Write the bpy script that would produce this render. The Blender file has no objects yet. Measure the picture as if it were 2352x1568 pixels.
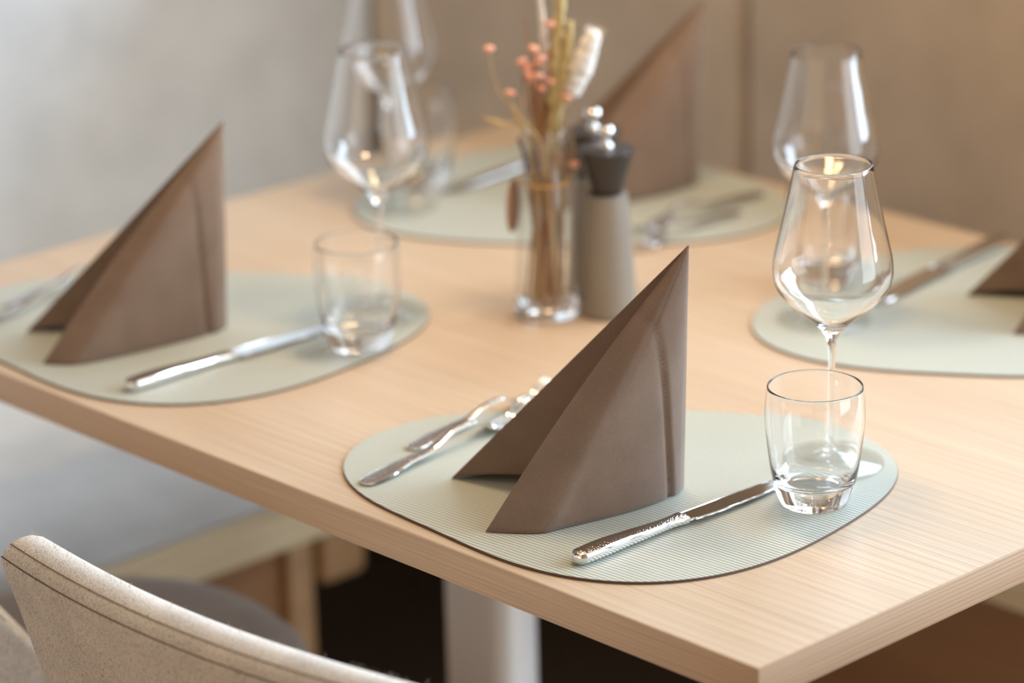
import bpy, bmesh, math, random
from mathutils import Vector, Matrix
random.seed(11)
PI = math.pi
T = 0.75                                   # height of the table top
C = bpy.context.scene.collection
scene = bpy.context.scene

# ------------------------------------------------------------------ camera
cam_d = bpy.data.cameras.new('camera')
cam = bpy.data.objects.new('camera', cam_d)
C.objects.link(cam)
cam_d.sensor_width = 36.0
cam_d.lens = 114.404
cam_d.clip_start = 0.05
cam_d.clip_end = 60
CAM_ROWS = [(0.722008721, 0.241216574, -0.648473570), (-0.691508105, 0.220693337, -0.687830642), (-0.022802355, 0.945044451, 0.326145730)]
cam.matrix_world = Matrix.Translation(Vector((-1.56168901, -1.41024651, 0.97280191 + T))) @ Matrix(CAM_ROWS).to_4x4()
cam_d.dof.use_dof = True
cam_d.dof.focus_distance = 2.51
cam_d.dof.aperture_fstop = 2.7
cam_d.dof.aperture_blades = 0
scene.camera = cam

# ------------------------------------------------------------------ world, lights, exposure
W = bpy.data.worlds.new('world'); scene.world = W
W.use_nodes = True
bg = W.node_tree.nodes['Background']
bg.inputs[0].default_value = (1.0, 0.74, 0.50, 1)
bg.inputs[1].default_value = 0.92

def area(name, loc, target, sx, sy, power, col):
    l = bpy.data.lights.new(name, 'AREA'); l.shape = 'RECTANGLE'; l.size = sx; l.size_y = sy
    l.energy = power; l.color = col
    o = bpy.data.objects.new(name, l); C.objects.link(o); o.location = loc
    o.rotation_euler = (Vector(target) - Vector(loc)).to_track_quat('-Z', 'Y').to_euler()
    return o
def bulb(name, loc, power, col, r):
    l = bpy.data.lights.new(name, 'POINT'); l.energy = power; l.color = col; l.shadow_soft_size = r
    o = bpy.data.objects.new(name, l); C.objects.link(o); o.location = loc
    return o
# daylight: a row of windows behind the long bench, and one in the front wall
XR, YFW, ZC = 2.60, -2.50, 3.10            # right wall, front wall, ceiling
WINS = [('right', -2.35, 0.05, 0.90, 2.90, 168.0, (0.72, 0.94, 1.16)), ('right', 0.15, 2.05, 0.90, 2.90, 86.0, (0.72, 0.92, 1.12)), ('front', 0.70, 2.50, 0.12, 2.90, 42.0, (0.74, 0.92, 1.08))]
for side, a0, a1, z0, z1, pw, DAY in WINS:
    ac, zc = (a0 + a1)/2, (z0 + z1)/2
    if side == 'right': area('window_daylight', (XR - 0.02, ac, zc), (0.0, ac, zc), a1 - a0 - 0.1, z1 - z0 - 0.1, pw, DAY)
    else: area('window_daylight', (ac, YFW + 0.02, zc), (ac, 0.0, zc), a1 - a0 - 0.1, z1 - z0 - 0.1, pw, DAY)
def disc(name, loc, power, col, size):
    o = area(name, loc, (loc[0], loc[1], 0), size, size, power, col); o.data.shape = 'DISK'; return o
disc('warm_pendant', (0.46, 0.46, T + 0.92), 2.6, (1.0, 0.67, 0.36), 0.14)
disc('warm_pendant', (0.46, 0.74, T + 0.92), 2.6, (1.0, 0.67, 0.36), 0.14)

vs = scene.view_settings
scene.display_settings.display_device = 'sRGB'
vs.view_transform = 'Standard'; vs.look = 'None'; vs.gamma = 1.0; vs.use_curve_mapping = False
vs.exposure = 0.07
cy = scene.cycles
cy.use_denoising = True
cy.max_bounces = 14; cy.transmission_bounces = 12; cy.glossy_bounces = 6; cy.diffuse_bounces = 4
cy.transparent_max_bounces = 24
cy.caustics_reflective = True; cy.caustics_refractive = True
cy.blur_glossy = 0.5
cy.sample_clamp_indirect = 0.0

# ------------------------------------------------------------------ helpers
def link(o, parent=None):
    C.objects.link(o)
    if parent is not None: o.parent = parent
    return o
def tag(o, label=None, cat=None, group=None, kind=None):
    if label: o['label'] = label
    if cat: o['category'] = cat
    if group: o['group'] = group
    if kind: o['kind'] = kind
    return o
def thing(name, label, cat, loc=(0, 0, 0), rz=0.0, group=None):
    o = bpy.data.objects.new(name, None); o.empty_display_size = 0.03
    o.location = loc; o.rotation_euler = (0, 0, rz)
    link(o); return tag(o, label, cat, group)
def mobj(name, verts, faces, mats, parent=None, smooth=True, angle=None, fm=None):
    me = bpy.data.meshes.new(name)
    me.from_pydata([tuple(v) for v in verts], [], faces)
    if not isinstance(mats, (list, tuple)): mats = [mats]
    for m in mats: me.materials.append(m)
    if fm: me.polygons.foreach_set('material_index', fm)
    me.polygons.foreach_set('use_smooth', [bool(smooth)] * len(me.polygons))
    me.update()
    bm = bmesh.new(); bm.from_mesh(me)
    bmesh.ops.recalc_face_normals(bm, faces=bm.faces)
    bm.to_mesh(me); bm.free()
    if angle: me.set_sharp_from_angle(angle=math.radians(angle))
    return link(bpy.data.objects.new(name, me), parent)
def copy_tree(o, parent=None):
    c = o.copy(); C.objects.link(c)
    if parent is not None: c.parent = parent
    for ch in o.children: copy_tree(ch, c)
    return c
def box(name, a, b, mat, parent=None, bev=0.0, seg=3):
    bm = bmesh.new(); bmesh.ops.create_cube(bm, size=1.0)
    for v in bm.verts:
        v.co = Vector([a[i] + (b[i] - a[i]) * (v.co[i] + 0.5) for i in range(3)])
    if bev > 0:
        bmesh.ops.bevel(bm, geom=list(bm.edges), offset=bev, segments=seg, profile=0.5, affect='EDGES')
    me = bpy.data.meshes.new(name); bm.to_mesh(me); bm.free()
    me.materials.append(mat)
    me.polygons.foreach_set('use_smooth', [bev > 0] * len(me.polygons))
    if bev > 0: me.set_sharp_from_angle(angle=math.radians(40))
    return link(bpy.data.objects.new(name, me), parent)
def catmull(pts, n):
    out = []
    P = [pts[0]] + list(pts) + [pts[-1]]
    for i in range(1, len(P) - 2):
        p0, p1, p2, p3 = [Vector(q) for q in P[i-1:i+3]]
        for k in range(n):
            t = k / n
            out.append(0.5 * ((2*p1) + (p2-p0)*t + (2*p0-5*p1+4*p2-p3)*t*t + (3*p1-p0-3*p2+p3)*t**3))
    out.append(Vector(pts[-1])); return out
def lathe_data(prof, seg):
    v, f, rows = [], [], []
    for r, z in prof:
        if r < 1e-6:
            rows.append([len(v)]); v.append((0, 0, z))
        else:
            b = len(v); rows.append(list(range(b, b + seg)))
            for k in range(seg):
                a = 2 * PI * k / seg; v.append((r * math.cos(a), r * math.sin(a), z))
    for A, B in zip(rows, rows[1:]):
        for k in range(seg):
            k2 = (k + 1) % seg
            if len(A) == 1 and len(B) == 1: continue
            if len(A) == 1: f.append((A[0], B[k], B[k2]))
            elif len(B) == 1: f.append((A[k], A[k2], B[0]))
            else: f.append((A[k], A[k2], B[k2], B[k]))
    return v, f
def lathe(name, prof, mat, parent=None, seg=72, angle=None, thin=None):
    v, f = lathe_data(prof, seg)
    fm = None
    if thin:
        fm = []
        for q in f:
            z = sum(v[i][2] for i in q) / len(q); r = sum(math.hypot(v[i][0], v[i][1]) for i in q) / len(q)
            fm.append(1 if thin(r, z) else 0)
        mat = [mat, M_THIN]
    return mobj(name, v, f, mat, parent, True, angle, fm)
def tube_data(pts, rad, seg=7):
    pts = [Vector(p) for p in pts]
    if not isinstance(rad, (list, tuple)): rad = [rad] * len(pts)
    v, f = [], []
    up = Vector((0.13, 0.31, 0.94))
    for i, p in enumerate(pts):
        d = (pts[min(i+1, len(pts)-1)] - pts[max(i-1, 0)]).normalized()
        a = d.cross(up)
        if a.length < 1e-3: a = d.cross(Vector((1, 0, 0)))
        a.normalize(); b = d.cross(a)
        for k in range(seg):
            t = 2*PI*k/seg
            v.append(p + (a*math.cos(t) + b*math.sin(t)) * rad[i])
    for i in range(len(pts)-1):
        for k in range(seg):
            k2 = (k+1) % seg
            f.append((i*seg+k, i*seg+k2, (i+1)*seg+k2, (i+1)*seg+k))
    f.append(tuple(range(seg))); f.append(tuple((len(pts)-1)*seg + k for k in range(seg)))
    return v, f
def tube(name, pts, rad, mat, parent=None, seg=7):
    v, f = tube_data(pts, rad, seg); return mobj(name, v, f, mat, parent, True, 60)

# ------------------------------------------------------------------ materials
def new_mat(name):
    m = bpy.data.materials.new(name); m.use_nodes = True
    nt = m.node_tree
    return m, nt, nt.nodes['Principled BSDF'], nt.nodes, nt.links
def pset(p, **k):
    for n, val in k.items():
        p.inputs[n.replace('_', ' ')].default_value = val
def simple(name, col, rough=0.5, metal=0.0, **k):
    m, nt, p, N, L = new_mat(name)
    p.inputs['Base Color'].default_value = (*col, 1); p.inputs['Roughness'].default_value = rough
    p.inputs['Metallic'].default_value = metal
    pset(p, **k); return m
def node(N, t, **k):
    n = N.new(t)
    for a, b in k.items(): setattr(n, a, b)
    return n
def ramp(N, stops):
    r = N.new('ShaderNodeValToRGB'); e = r.color_ramp.elements
    while len(e) < len(stops): e.new(0.5)
    for i, (p, c) in enumerate(stops):
        e[i].position = p; e[i].color = (*c, 1)
    return r
def mixc(N, L, fac, a, b, mode='MIX'):
    n = N.new('ShaderNodeMix'); n.data_type = 'RGBA'; n.blend_type = mode
    for sock, v in ((n.inputs[0], fac), (n.inputs[6], a), (n.inputs[7], b)):
        if hasattr(v, 'is_linked'): L.new(v, sock)
        elif isinstance(v, (int, float)): sock.default_value = v
        else: sock.default_value = (*v, 1)
    return n.outputs[2]

def wood(name, axis, light, mid, dark, lines=45.0, rough=0.42, contrast=1.0, thin=None, spec=0.5):
    m, nt, p, N, L = new_mat(name)
    tc = node(N, 'ShaderNodeTexCoord'); mp = node(N, 'ShaderNodeMapping')
    L.new(tc.outputs['Object'], mp.inputs[0])
    st = 0.055
    mp.inputs['Scale'].default_value = (st, 1, 1) if axis == 'X' else (1, st, 1)
    mp.inputs['Location'].default_value = (0.37, 0.11, 0.05)
    w = node(N, 'ShaderNodeTexWave', wave_type='BANDS', bands_direction=('Y' if axis == 'X' else 'X'), wave_profile='SAW')
    if thin == 'Z': w.bands_direction = 'Z'
    w.inputs['Scale'].default_value = lines; w.inputs['Distortion'].default_value = 9.0
    w.inputs['Detail'].default_value = 2.0; w.inputs['Detail Scale'].default_value = 0.28; w.inputs['Detail Roughness'].default_value = 0.45
    L.new(mp.outputs[0], w.inputs['Vector'])
    n1 = node(N, 'ShaderNodeTexNoise'); n1.inputs['Scale'].default_value = 7.0; n1.inputs['Detail'].default_value = 3.0
    L.new(mp.outputs[0], n1.inputs['Vector'])
    mp2 = node(N, 'ShaderNodeMapping'); L.new(tc.outputs['Object'], mp2.inputs[0])
    mp2.inputs['Scale'].default_value = (0.014, 1, 1) if axis == 'X' else (1, 0.014, 1)
    n2 = node(N, 'ShaderNodeTexNoise'); n2.inputs['Scale'].default_value = 430.0; n2.inputs['Detail'].default_value = 2.0
    L.new(mp2.outputs[0], n2.inputs['Vector'])
    r1 = ramp(N, [(0.30, mid), (0.70, light)]); L.new(n1.outputs['Fac'], r1.inputs[0])
    r2 = ramp(N, [(0.0, (0, 0, 0)), (0.55, (0.12, 0.12, 0.12)), (0.93, (0.75, 0.75, 0.75)), (1.0, (0.1, 0.1, 0.1))])
    L.new(w.outputs['Fac'], r2.inputs[0])
    n3 = node(N, 'ShaderNodeTexNoise'); n3.inputs['Scale'].default_value = 11.0
    L.new(mp.outputs[0], n3.inputs['Vector'])
    mul = node(N, 'ShaderNodeMath', operation='MULTIPLY'); L.new(r2.outputs[0], mul.inputs[0])
    mr = node(N, 'ShaderNodeMapRange'); mr.inputs[1].default_value = 0.35; mr.inputs[2].default_value = 0.7
    mr.inputs[3].default_value = 0.25 * contrast; mr.inputs[4].default_value = 0.85 * contrast
    L.new(n3.outputs['Fac'], mr.inputs[0]); L.new(mr.outputs[0], mul.inputs[1])
    w2 = node(N, 'ShaderNodeTexWave', wave_type='BANDS', bands_direction=w.bands_direction, wave_profile='SIN')
    w2.inputs['Scale'].default_value = lines * 3.1; w2.inputs['Distortion'].default_value = 14.0
    w2.inputs['Detail'].default_value = 2.0; w2.inputs['Detail Scale'].default_value = 0.22
    L.new(mp.outputs[0], w2.inputs['Vector'])
    rw2 = ramp(N, [(0.60, (0, 0, 0)), (0.95, (0.34, 0.34, 0.34))]); L.new(w2.outputs['Fac'], rw2.inputs[0])
    mx = node(N, 'ShaderNodeMath', operation='MAXIMUM'); L.new(mul.outputs[0], mx.inputs[0]); L.new(rw2.outputs[0], mx.inputs[1])
    c1 = mixc(N, L, mx.outputs[0], r1.outputs[0], dark)
    r3 = ramp(N, [(0.3, (0.88, 0.88, 0.88)), (0.7, (1.06, 1.06, 1.06))]); L.new(n2.outputs['Fac'], r3.inputs[0])
    c2 = mixc(N, L, 1.0, c1, r3.outputs[0], 'MULTIPLY')
    L.new(c2, p.inputs['Base Color'])
    p.inputs['Roughness'].default_value = rough
    p.inputs['Specular IOR Level'].default_value = spec
    bmp = node(N, 'ShaderNodeBump'); bmp.inputs['Strength'].default_value = 0.12; bmp.inputs['Distance'].default_value = 0.0004
    L.new(n2.outputs['Fac'], bmp.inputs['Height']); L.new(bmp.outputs[0], p.inputs['Normal'])
    return m

def fabric(name, a, b, scale=900.0, fleck=None, rough=0.95, bump=0.35, sheen=0.15, melange=18.0):
    m, nt, p, N, L = new_mat(name)
    tc = node(N, 'ShaderNodeTexCoord')
    n1 = node(N, 'ShaderNodeTexNoise'); n1.inputs['Scale'].default_value = scale; n1.inputs['Detail'].default_value = 2.0
    L.new(tc.outputs['Object'], n1.inputs['Vector'])
    n2 = node(N, 'ShaderNodeTexNoise'); n2.inputs['Scale'].default_value = melange; n2.inputs['Detail'].default_value = 4.0
    L.new(tc.outputs['Object'], n2.inputs['Vector'])
    r = ramp(N, [(0.35, a), (0.65, b)]); L.new(n1.outputs['Fac'], r.inputs[0])
    r2 = ramp(N, [(0.3, (0.90, 0.90, 0.90)), (0.7, (1.08, 1.08, 1.08))]); L.new(n2.outputs['Fac'], r2.inputs[0])
    c = mixc(N, L, 1.0, r.outputs[0], r2.outputs[0], 'MULTIPLY')
    if fleck:
        mp = node(N, 'ShaderNodeMapping'); mp.inputs['Scale'].default_value = (1, 1, 0.40); mp.inputs['Rotation'].default_value = (0.35, 0.0, 0)
        L.new(tc.outputs['Object'], mp.inputs[0])
        n3 = node(N, 'ShaderNodeTexNoise'); n3.inputs['Scale'].default_value = 800.0; n3.inputs['Detail'].default_value = 1.0
        L.new(mp.outputs[0], n3.inputs['Vector'])
        r3 = ramp(N, [(0.56, (0, 0, 0)), (0.74, (0.75, 0.75, 0.75))]); L.new(n3.outputs['Fac'], r3.inputs[0])
        c = mixc(N, L, r3.outputs[0], c, fleck)
    L.new(c, p.inputs['Base Color'])
    pset(p, Roughness=rough, Sheen_Weight=sheen, Sheen_Roughness=0.5)
    p.inputs['Specular IOR Level'].default_value = 0.2
    bmp = node(N, 'ShaderNodeBump'); bmp.inputs['Strength'].default_value = bump; bmp.inputs['Distance'].default_value = 0.0008
    L.new(n1.outputs['Fac'], bmp.inputs['Height']); L.new(bmp.outputs[0], p.inputs['Normal'])
    return m

def rib_mat(name, ang):
    m, nt, p, N, L = new_mat(name)
    tc = node(N, 'ShaderNodeTexCoord'); mp = node(N, 'ShaderNodeMapping')
    mp.inputs['Rotation'].default_value = (0, 0, ang); mp.inputs['Scale'].default_value = (1, 1, 1)
    L.new(tc.outputs['Object'], mp.inputs[0])
    w = node(N, 'ShaderNodeTexWave', wave_type='BANDS', bands_direction='X', wave_profile='SIN')
    w.inputs['Scale'].default_value = 0.314159 / 0.0040; w.inputs['Distortion'].default_value = 0.0
    L.new(mp.outputs[0], w.inputs['Vector'])
    hr = ramp(N, [(0.0, (0, 0, 0)), (0.16, (0.55, 0.55, 0.55)), (0.45, (0.95, 0.95, 0.95)), (1.0, (1, 1, 1))])
    L.new(w.outputs['Fac'], hr.inputs[0])
    n1 = node(N, 'ShaderNodeTexNoise'); n1.inputs['Scale'].default_value = 1400.0; n1.inputs['Detail'].default_value = 1.0
    L.new(tc.outputs['Object'], n1.inputs['Vector'])
    cr = ramp(N, [(0.0, (0.36, 0.37, 0.32)), (0.22, (0.54, 0.585, 0.53)), (1.0, (0.565, 0.615, 0.56))]); L.new(w.outputs['Fac'], cr.inputs[0])
    r3 = ramp(N, [(0.3, (0.93, 0.93, 0.93)), (0.7, (1.05, 1.05, 1.05))]); L.new(n1.outputs['Fac'], r3.inputs[0])
    c = mixc(N, L, 1.0, cr.outputs[0], r3.outputs[0], 'MULTIPLY')
    L.new(c, p.inputs['Base Color'])
    pset(p, Roughness=0.5); p.inputs['Specular IOR Level'].default_value = 0.4
    add = node(N, 'ShaderNodeMath', operation='MULTIPLY_ADD'); add.inputs[1].default_value = 0.12
    L.new(n1.outputs['Fac'], add.inputs[0]); L.new(hr.outputs[0], add.inputs[2])
    bmp = node(N, 'ShaderNodeBump'); bmp.inputs['Strength'].default_value = 0.75; bmp.inputs['Distance'].default_value = 0.0007
    L.new(add.outputs[0], bmp.inputs['Height']); L.new(bmp.outputs[0], p.inputs['Normal'])
    return m

def hammered(name):
    m, nt, p, N, L = new_mat(name)
    pset(p, Metallic=1.0, Roughness=0.13); p.inputs['Base Color'].default_value = (0.54, 0.49, 0.45, 1)
    tc = node(N, 'ShaderNodeTexCoord')
    v = node(N, 'ShaderNodeTexVoronoi', feature='SMOOTH_F1'); v.inputs['Scale'].default_value = 640.0
    L.new(tc.outputs['Object'], v.inputs['Vector'])
    bmp = node(N, 'ShaderNodeBump'); bmp.inputs['Strength'].default_value = 0.85; bmp.inputs['Distance'].default_value = 0.00042
    L.new(v.outputs['Distance'], bmp.inputs['Height']); L.new(bmp.outputs[0], p.inputs['Normal'])
    return m

def glass_mat(name, tint=(1, 1, 1)):
    m, nt, p, N, L = new_mat(name)
    p.inputs['Base Color'].default_value = (*tint, 1)
    pset(p, Roughness=0.0, IOR=1.5, Transmission_Weight=1.0)
    return m

def thin_glass(name, tint):
    # a thin sheet: light goes straight through, the surface mirrors by Fresnel's law on either side
    m, nt, p, N, L = new_mat(name)
    N.remove(p)
    g = node(N, 'ShaderNodeNewGeometry'); mr = node(N, 'ShaderNodeMapRange')
    mr.inputs[3].default_value = 1.5; mr.inputs[4].default_value = 1 / 1.5
    L.new(g.outputs['Backfacing'], mr.inputs[0])
    fr = node(N, 'ShaderNodeFresnel'); L.new(mr.outputs[0], fr.inputs['IOR'])
    tr = node(N, 'ShaderNodeBsdfTransparent'); tr.inputs[0].default_value = (*tint, 1)
    gl = node(N, 'ShaderNodeBsdfGlossy'); gl.inputs['Roughness'].default_value = 0.0
    mx = node(N, 'ShaderNodeMixShader')
    L.new(fr.outputs[0], mx.inputs[0]); L.new(tr.outputs[0], mx.inputs[1]); L.new(gl.outputs[0], mx.inputs[2])
    L.new(mx.outputs[0], N['Material Output'].inputs['Surface'])
    return m

M_TOP = wood('larch_top', 'Y', (0.685, 0.57, 0.435), (0.62, 0.485, 0.345), (0.50, 0.325, 0.20), 30.0, 0.46, 1.05, spec=0.38)
M_BANDX = wood('larch_edge_x', 'X', (0.66, 0.46, 0.30), (0.56, 0.385, 0.245), (0.24, 0.115, 0.06), 88.0, 0.5, 1.35, thin='Z')
M_BANDY = wood('larch_edge_y', 'Y', (0.66, 0.46, 0.30), (0.56, 0.385, 0.245), (0.24, 0.115, 0.06), 88.0, 0.5, 1.35, thin='Z')
M_RAIL = wood('pale_rail', 'X', (0.90, 0.77, 0.51), (0.85, 0.71, 0.46), (0.72, 0.58, 0.36), 30.0, 0.5, 0.5)
M_RAILY = wood('pale_rail_y', 'Y', (0.90, 0.77, 0.51), (0.85, 0.71, 0.46), (0.72, 0.58, 0.36), 30.0, 0.5, 0.5)
M_PANEL = wood('bench_panel', 'X', (0.42, 0.215, 0.095), (0.35, 0.175, 0.075), (0.24, 0.115, 0.05), 25.0, 0.5, 0.5)
M_PANELY = wood('bench_panel_y', 'Y', (0.42, 0.215, 0.095), (0.35, 0.175, 0.075), (0.24, 0.115, 0.05), 25.0, 0.5, 0.5)
M_OAK = wood('oak_frame', 'X', (0.60, 0.37, 0.185), (0.52, 0.31, 0.15), (0.42, 0.24, 0.11), 25.0, 0.5, 0.4)
M_FLOOR = wood('dark_floor', 'X', (0.30, 0.205, 0.135), (0.24, 0.16, 0.105), (0.12, 0.08, 0.055), 20.0, 0.45, 0.6)
M_BENCH = fabric('bench_linen', (0.71, 0.775, 0.835), (0.81, 0.875, 0.935), 700.0, None, 0.95, 0.25, 0.1, 10.0)
M_TAUPE_SHADE = fabric('taupe_shade_linen', (0.47, 0.395, 0.315), (0.57, 0.485, 0.395), 700.0, None, 0.95, 0.25, 0.1, 10.0)  # taupe upholstery, with part of the far bench's warm shade put into its colour
M_CHAIR = fabric('chair_weave', (0.60, 0.56, 0.51), (0.92, 0.89, 0.84), 1100.0, (0.14, 0.11, 0.085), 0.95, 0.6, 0.2, 24.0)
M_SEAT = fabric('seat_velour', (0.33, 0.275, 0.23), (0.40, 0.335, 0.285), 900.0, None, 0.95, 0.2, 0.2, 14.0)
M_SEAM = simple('seam_thread', (0.16, 0.12, 0.09), 0.9)
M_NAPKIN = fabric('brown_napkin', (0.200, 0.136, 0.098), (0.250, 0.176, 0.132), 1500.0, None, 0.9, 0.25, 0.35, 30.0)
M_RIB = rib_mat('sage_rib', math.radians(-3.0))
M_MATEDGE = simple('mat_edge', (0.125, 0.075, 0.052), 0.7)
M_STEEL = simple('polished_steel', (0.80, 0.79, 0.78), 0.07, 1.0)
M_BLADE = simple('blade_steel', (0.72, 0.71, 0.70), 0.07, 1.0)
M_HAM = hammered('hammered_steel')
M_GLASS = glass_mat('clear_glass')
M_THIN = thin_glass('thin_glass', (0.985, 0.99, 0.985))
M_COL = simple('satin_column', (0.88, 0.86, 0.83), 0.36, 0.25)
M_MILL = simple('grey_mill', (0.285, 0.255, 0.215), 0.48)
M_CAP = simple('dark_cap', (0.035, 0.030, 0.027), 0.38)
M_CHROME = simple('chrome', (0.85, 0.84, 0.83), 0.06, 1.0)
M_WALL = simple('plaster', (0.40, 0.32, 0.25), 0.9)
M_CEIL = simple('ceiling_paint', (0.42, 0.30, 0.20), 0.9)
M_BROWN = simple('brown_wall', (0.22, 0.16, 0.12), 0.8)
M_FRAME = simple('window_frame_paint', (0.10, 0.08, 0.07), 0.5)
M_PINK = fabric('pink_bud', (0.78, 0.34, 0.23), (0.88, 0.48, 0.37), 900.0, None, 0.9, 0.5, 0.2, 60.0)
M_STEM = simple('dry_stem', (0.36, 0.20, 0.09), 0.8)
M_STEM2 = simple('tan_stem', (0.52, 0.36, 0.18), 0.8)
M_STEM3 = simple('green_stem', (0.34, 0.30, 0.12), 0.8)
M_GRAIN = fabric('grass_ear', (0.50, 0.38, 0.16), (0.70, 0.56, 0.28), 900.0, None, 0.9, 0.8, 0.2, 80.0)
M_TAIL = fabric('white_tail', (0.90, 0.86, 0.80), (0.97, 0.95, 0.92), 900.0, None, 0.95, 0.8, 0.5, 80.0)
M_LAV = simple('lavender_bud', (0.075, 0.055, 0.085), 0.9)
M_TAG = simple('kraft_tag', (0.36, 0.19, 0.095), 0.85)
M_TWINE = simple('twine', (0.62, 0.34, 0.12), 0.9)
M_BROWNGRASS = simple('brown_grass', (0.36, 0.165, 0.06), 0.85)

# ------------------------------------------------------------------ setting
XW, YW = 1.22, 1.806                       # faces of the two backrests
def struct(o): o['kind'] = 'structure'; return o
YE = 0.10                                  # where the long bench ends
X0, Y1 = -3.6, 2.90
struct(box('floor', (X0, YFW - 0.1, -0.05), (XR + 0.1, Y1, 0.0), M_FLOOR))
struct(box('ceiling', (X0, YFW - 0.1, ZC), (XR + 0.1, Y1, ZC + 0.05), M_CEIL))
struct(box('wall_back', (X0, YW + 0.10, 0.0), (XW + 0.09, YW + 0.18, ZC), M_BROWN))
struct(box('wall_far', (XW + 0.09, Y1 - 0.06, 0.0), (XR + 0.1, Y1, ZC), M_BROWN))
def pierced_wall(name, side):
    # a wall built in sections round its windows, each window with sill and frame
    w = struct(bpy.data.objects.new(name, None)); C.objects.link(w)
    lo, hi = (YFW - 0.1, Y1 - 0.06) if side == 'right' else (X0, XR)
    def P(a, b, c, d, z0, z1, nm, mat, par):       # a..b along the wall, c..d through it
        if side == 'right': return box(nm, (XR + c, a, z0), (XR + d, b, z1), mat, par)
        return box(nm, (a, YFW - d, z0), (b, YFW - c, z1), mat, par)
    ws = [q for q in WINS if q[0] == side]
    edge = lo
    for q in ws + [None]:
        P(edge, q[1] if q else hi, 0, 0.1, 0, ZC, 'wall_section', M_WALL, w)
        if q:
            P(q[1], q[2], 0, 0.1, 0, q[3], 'wall_section', M_WALL, w); P(q[1], q[2], 0, 0.1, q[4], ZC, 'wall_section', M_WALL, w); edge = q[2]
    for q in ws:
        win = struct(bpy.data.objects.new('window_%d' % (WINS.index(q) + 1), None)); C.objects.link(win)
        P(q[1] + 0.05, q[2] - 0.05, 0.02, 0.08, q[3], q[3] + 0.05, 'window_sill', M_FRAME, win)
        P(q[1], q[1] + 0.05, 0.02, 0.08, q[3], q[4], 'window_frame', M_FRAME, win)
        P(q[2] - 0.05, q[2], 0.02, 0.08, q[3], q[4], 'window_frame', M_FRAME, win)
        P(q[1] + 0.05, q[2] - 0.05, 0.02, 0.08, q[4] - 0.05, q[4], 'window_frame', M_FRAME, win)
struct(box('wall_partition_added', (XW + 0.09, YE, 0.0), (XW + 0.13, YW + 0.10, T + 0.46), M_BROWN))  # added behind the long bench to stop window light passing underneath
pierced_wall('wall_right', 'right')
pierced_wall('wall_front', 'front')

# ------------------------------------------------------------------ benches
ZS = T - 0.325                             # top of the bench rails
YF, XF = 1.09, 0.86
b1 = thing('corner_bench', 'pale grey upholstered bench with pale wood rail at the narrow end of the table', 'bench', (0.4, YF, 0))
def L1(x, y, z): return (x - 0.4, y - YF, z)
box('seat_rail', L1(-1.70, YF, ZS - 0.037), L1(XF + 0.34, YF + 0.034, ZS), M_RAIL, b1, 0.003)
box('front_panel', L1(-1.70, YF + 0.060, 0.10), L1(0.530, YF + 0.080, ZS - 0.037), M_PANEL, b1, 0.002)
box('bench_leg', L1(0.497, YF + 0.045, 0.0), L1(0.532, YF + 0.085, ZS - 0.037), M_OAK, b1, 0.004)
box('support_block', L1(0.542, YF + 0.040, ZS - 0.118), L1(0.606, YF + 0.120, ZS - 0.037), M_OAK, b1, 0.010)
def cushion(name, a, b, mat, parent, r=0.035, crown=0.018):
    # a padded slab: rounded edges and a slightly crowned top
    o = box(name, a, b, mat, parent, r, 6)
    bm = bmesh.new(); bm.from_mesh(o.data)
    bmesh.ops.subdivide_edges(bm, edges=[e for e in bm.edges if e.calc_length() > 0.2], cuts=9, use_grid_fill=True)
    for v in bm.verts:
        if v.co.z > (a[2] + b[2]) / 2:
            u = 2 * (v.co.x - a[0]) / (b[0] - a[0]) - 1; w = 2 * (v.co.y - a[1]) / (b[1] - a[1]) - 1
            v.co.z += crown * max(0, 1 - u**4) * max(0, 1 - w**4)
    bm.to_mesh(o.data); bm.free()
    o.data.polygons.foreach_set('use_smooth', [True] * len(o.data.polygons))
    return o
cushion('seat_cushion', L1(-1.70, YF + 0.036, ZS - 0.040), L1(XW - 0.005, YW - 0.004, ZS + 0.012), M_BENCH, b1)
for x0, x1 in ((0.12, XW), (-0.80, 0.114), (-1.70, -0.806)):
    box('back_panel', L1(x0, YW, ZS - 0.03), L1(x1 - 0.002, YW + 0.09, T + 0.47), M_BENCH, b1, 0.016, 4)

b2 = thing('wall_bench', 'shade-toned taupe upholstered bench with wooden rail along the far long side of the table', 'bench', (XF, 0.4, 0))
def L2(x, y, z): return (x - XF, y - 0.4, z)
box('seat_rail', L2(XF, YE, ZS - 0.037), L2(XF + 0.034, YF - 0.003, ZS), M_RAILY, b2, 0.003)
box('front_panel', L2(XF + 0.055, YE, 0.08), L2(XF + 0.075, 0.80, ZS - 0.037), M_PANELY, b2, 0.002)
box('bench_leg', L2(XF + 0.050, 0.802, 0.0), L2(XF + 0.085, 0.845, ZS - 0.037), M_PANELY, b2, 0.003)
cushion('seat_cushion', L2(XF + 0.036, YE, ZS - 0.040), L2(XW - 0.004, YF - 0.003, ZS + 0.012), M_TAUPE_SHADE, b2)
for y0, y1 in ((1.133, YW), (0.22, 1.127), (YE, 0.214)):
    box('back_panel', L2(XW, y0, ZS - 0.03), L2(XW + 0.09, y1 - 0.002, T + 0.47), M_TAUPE_SHADE, b2, 0.014, 4)

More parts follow.
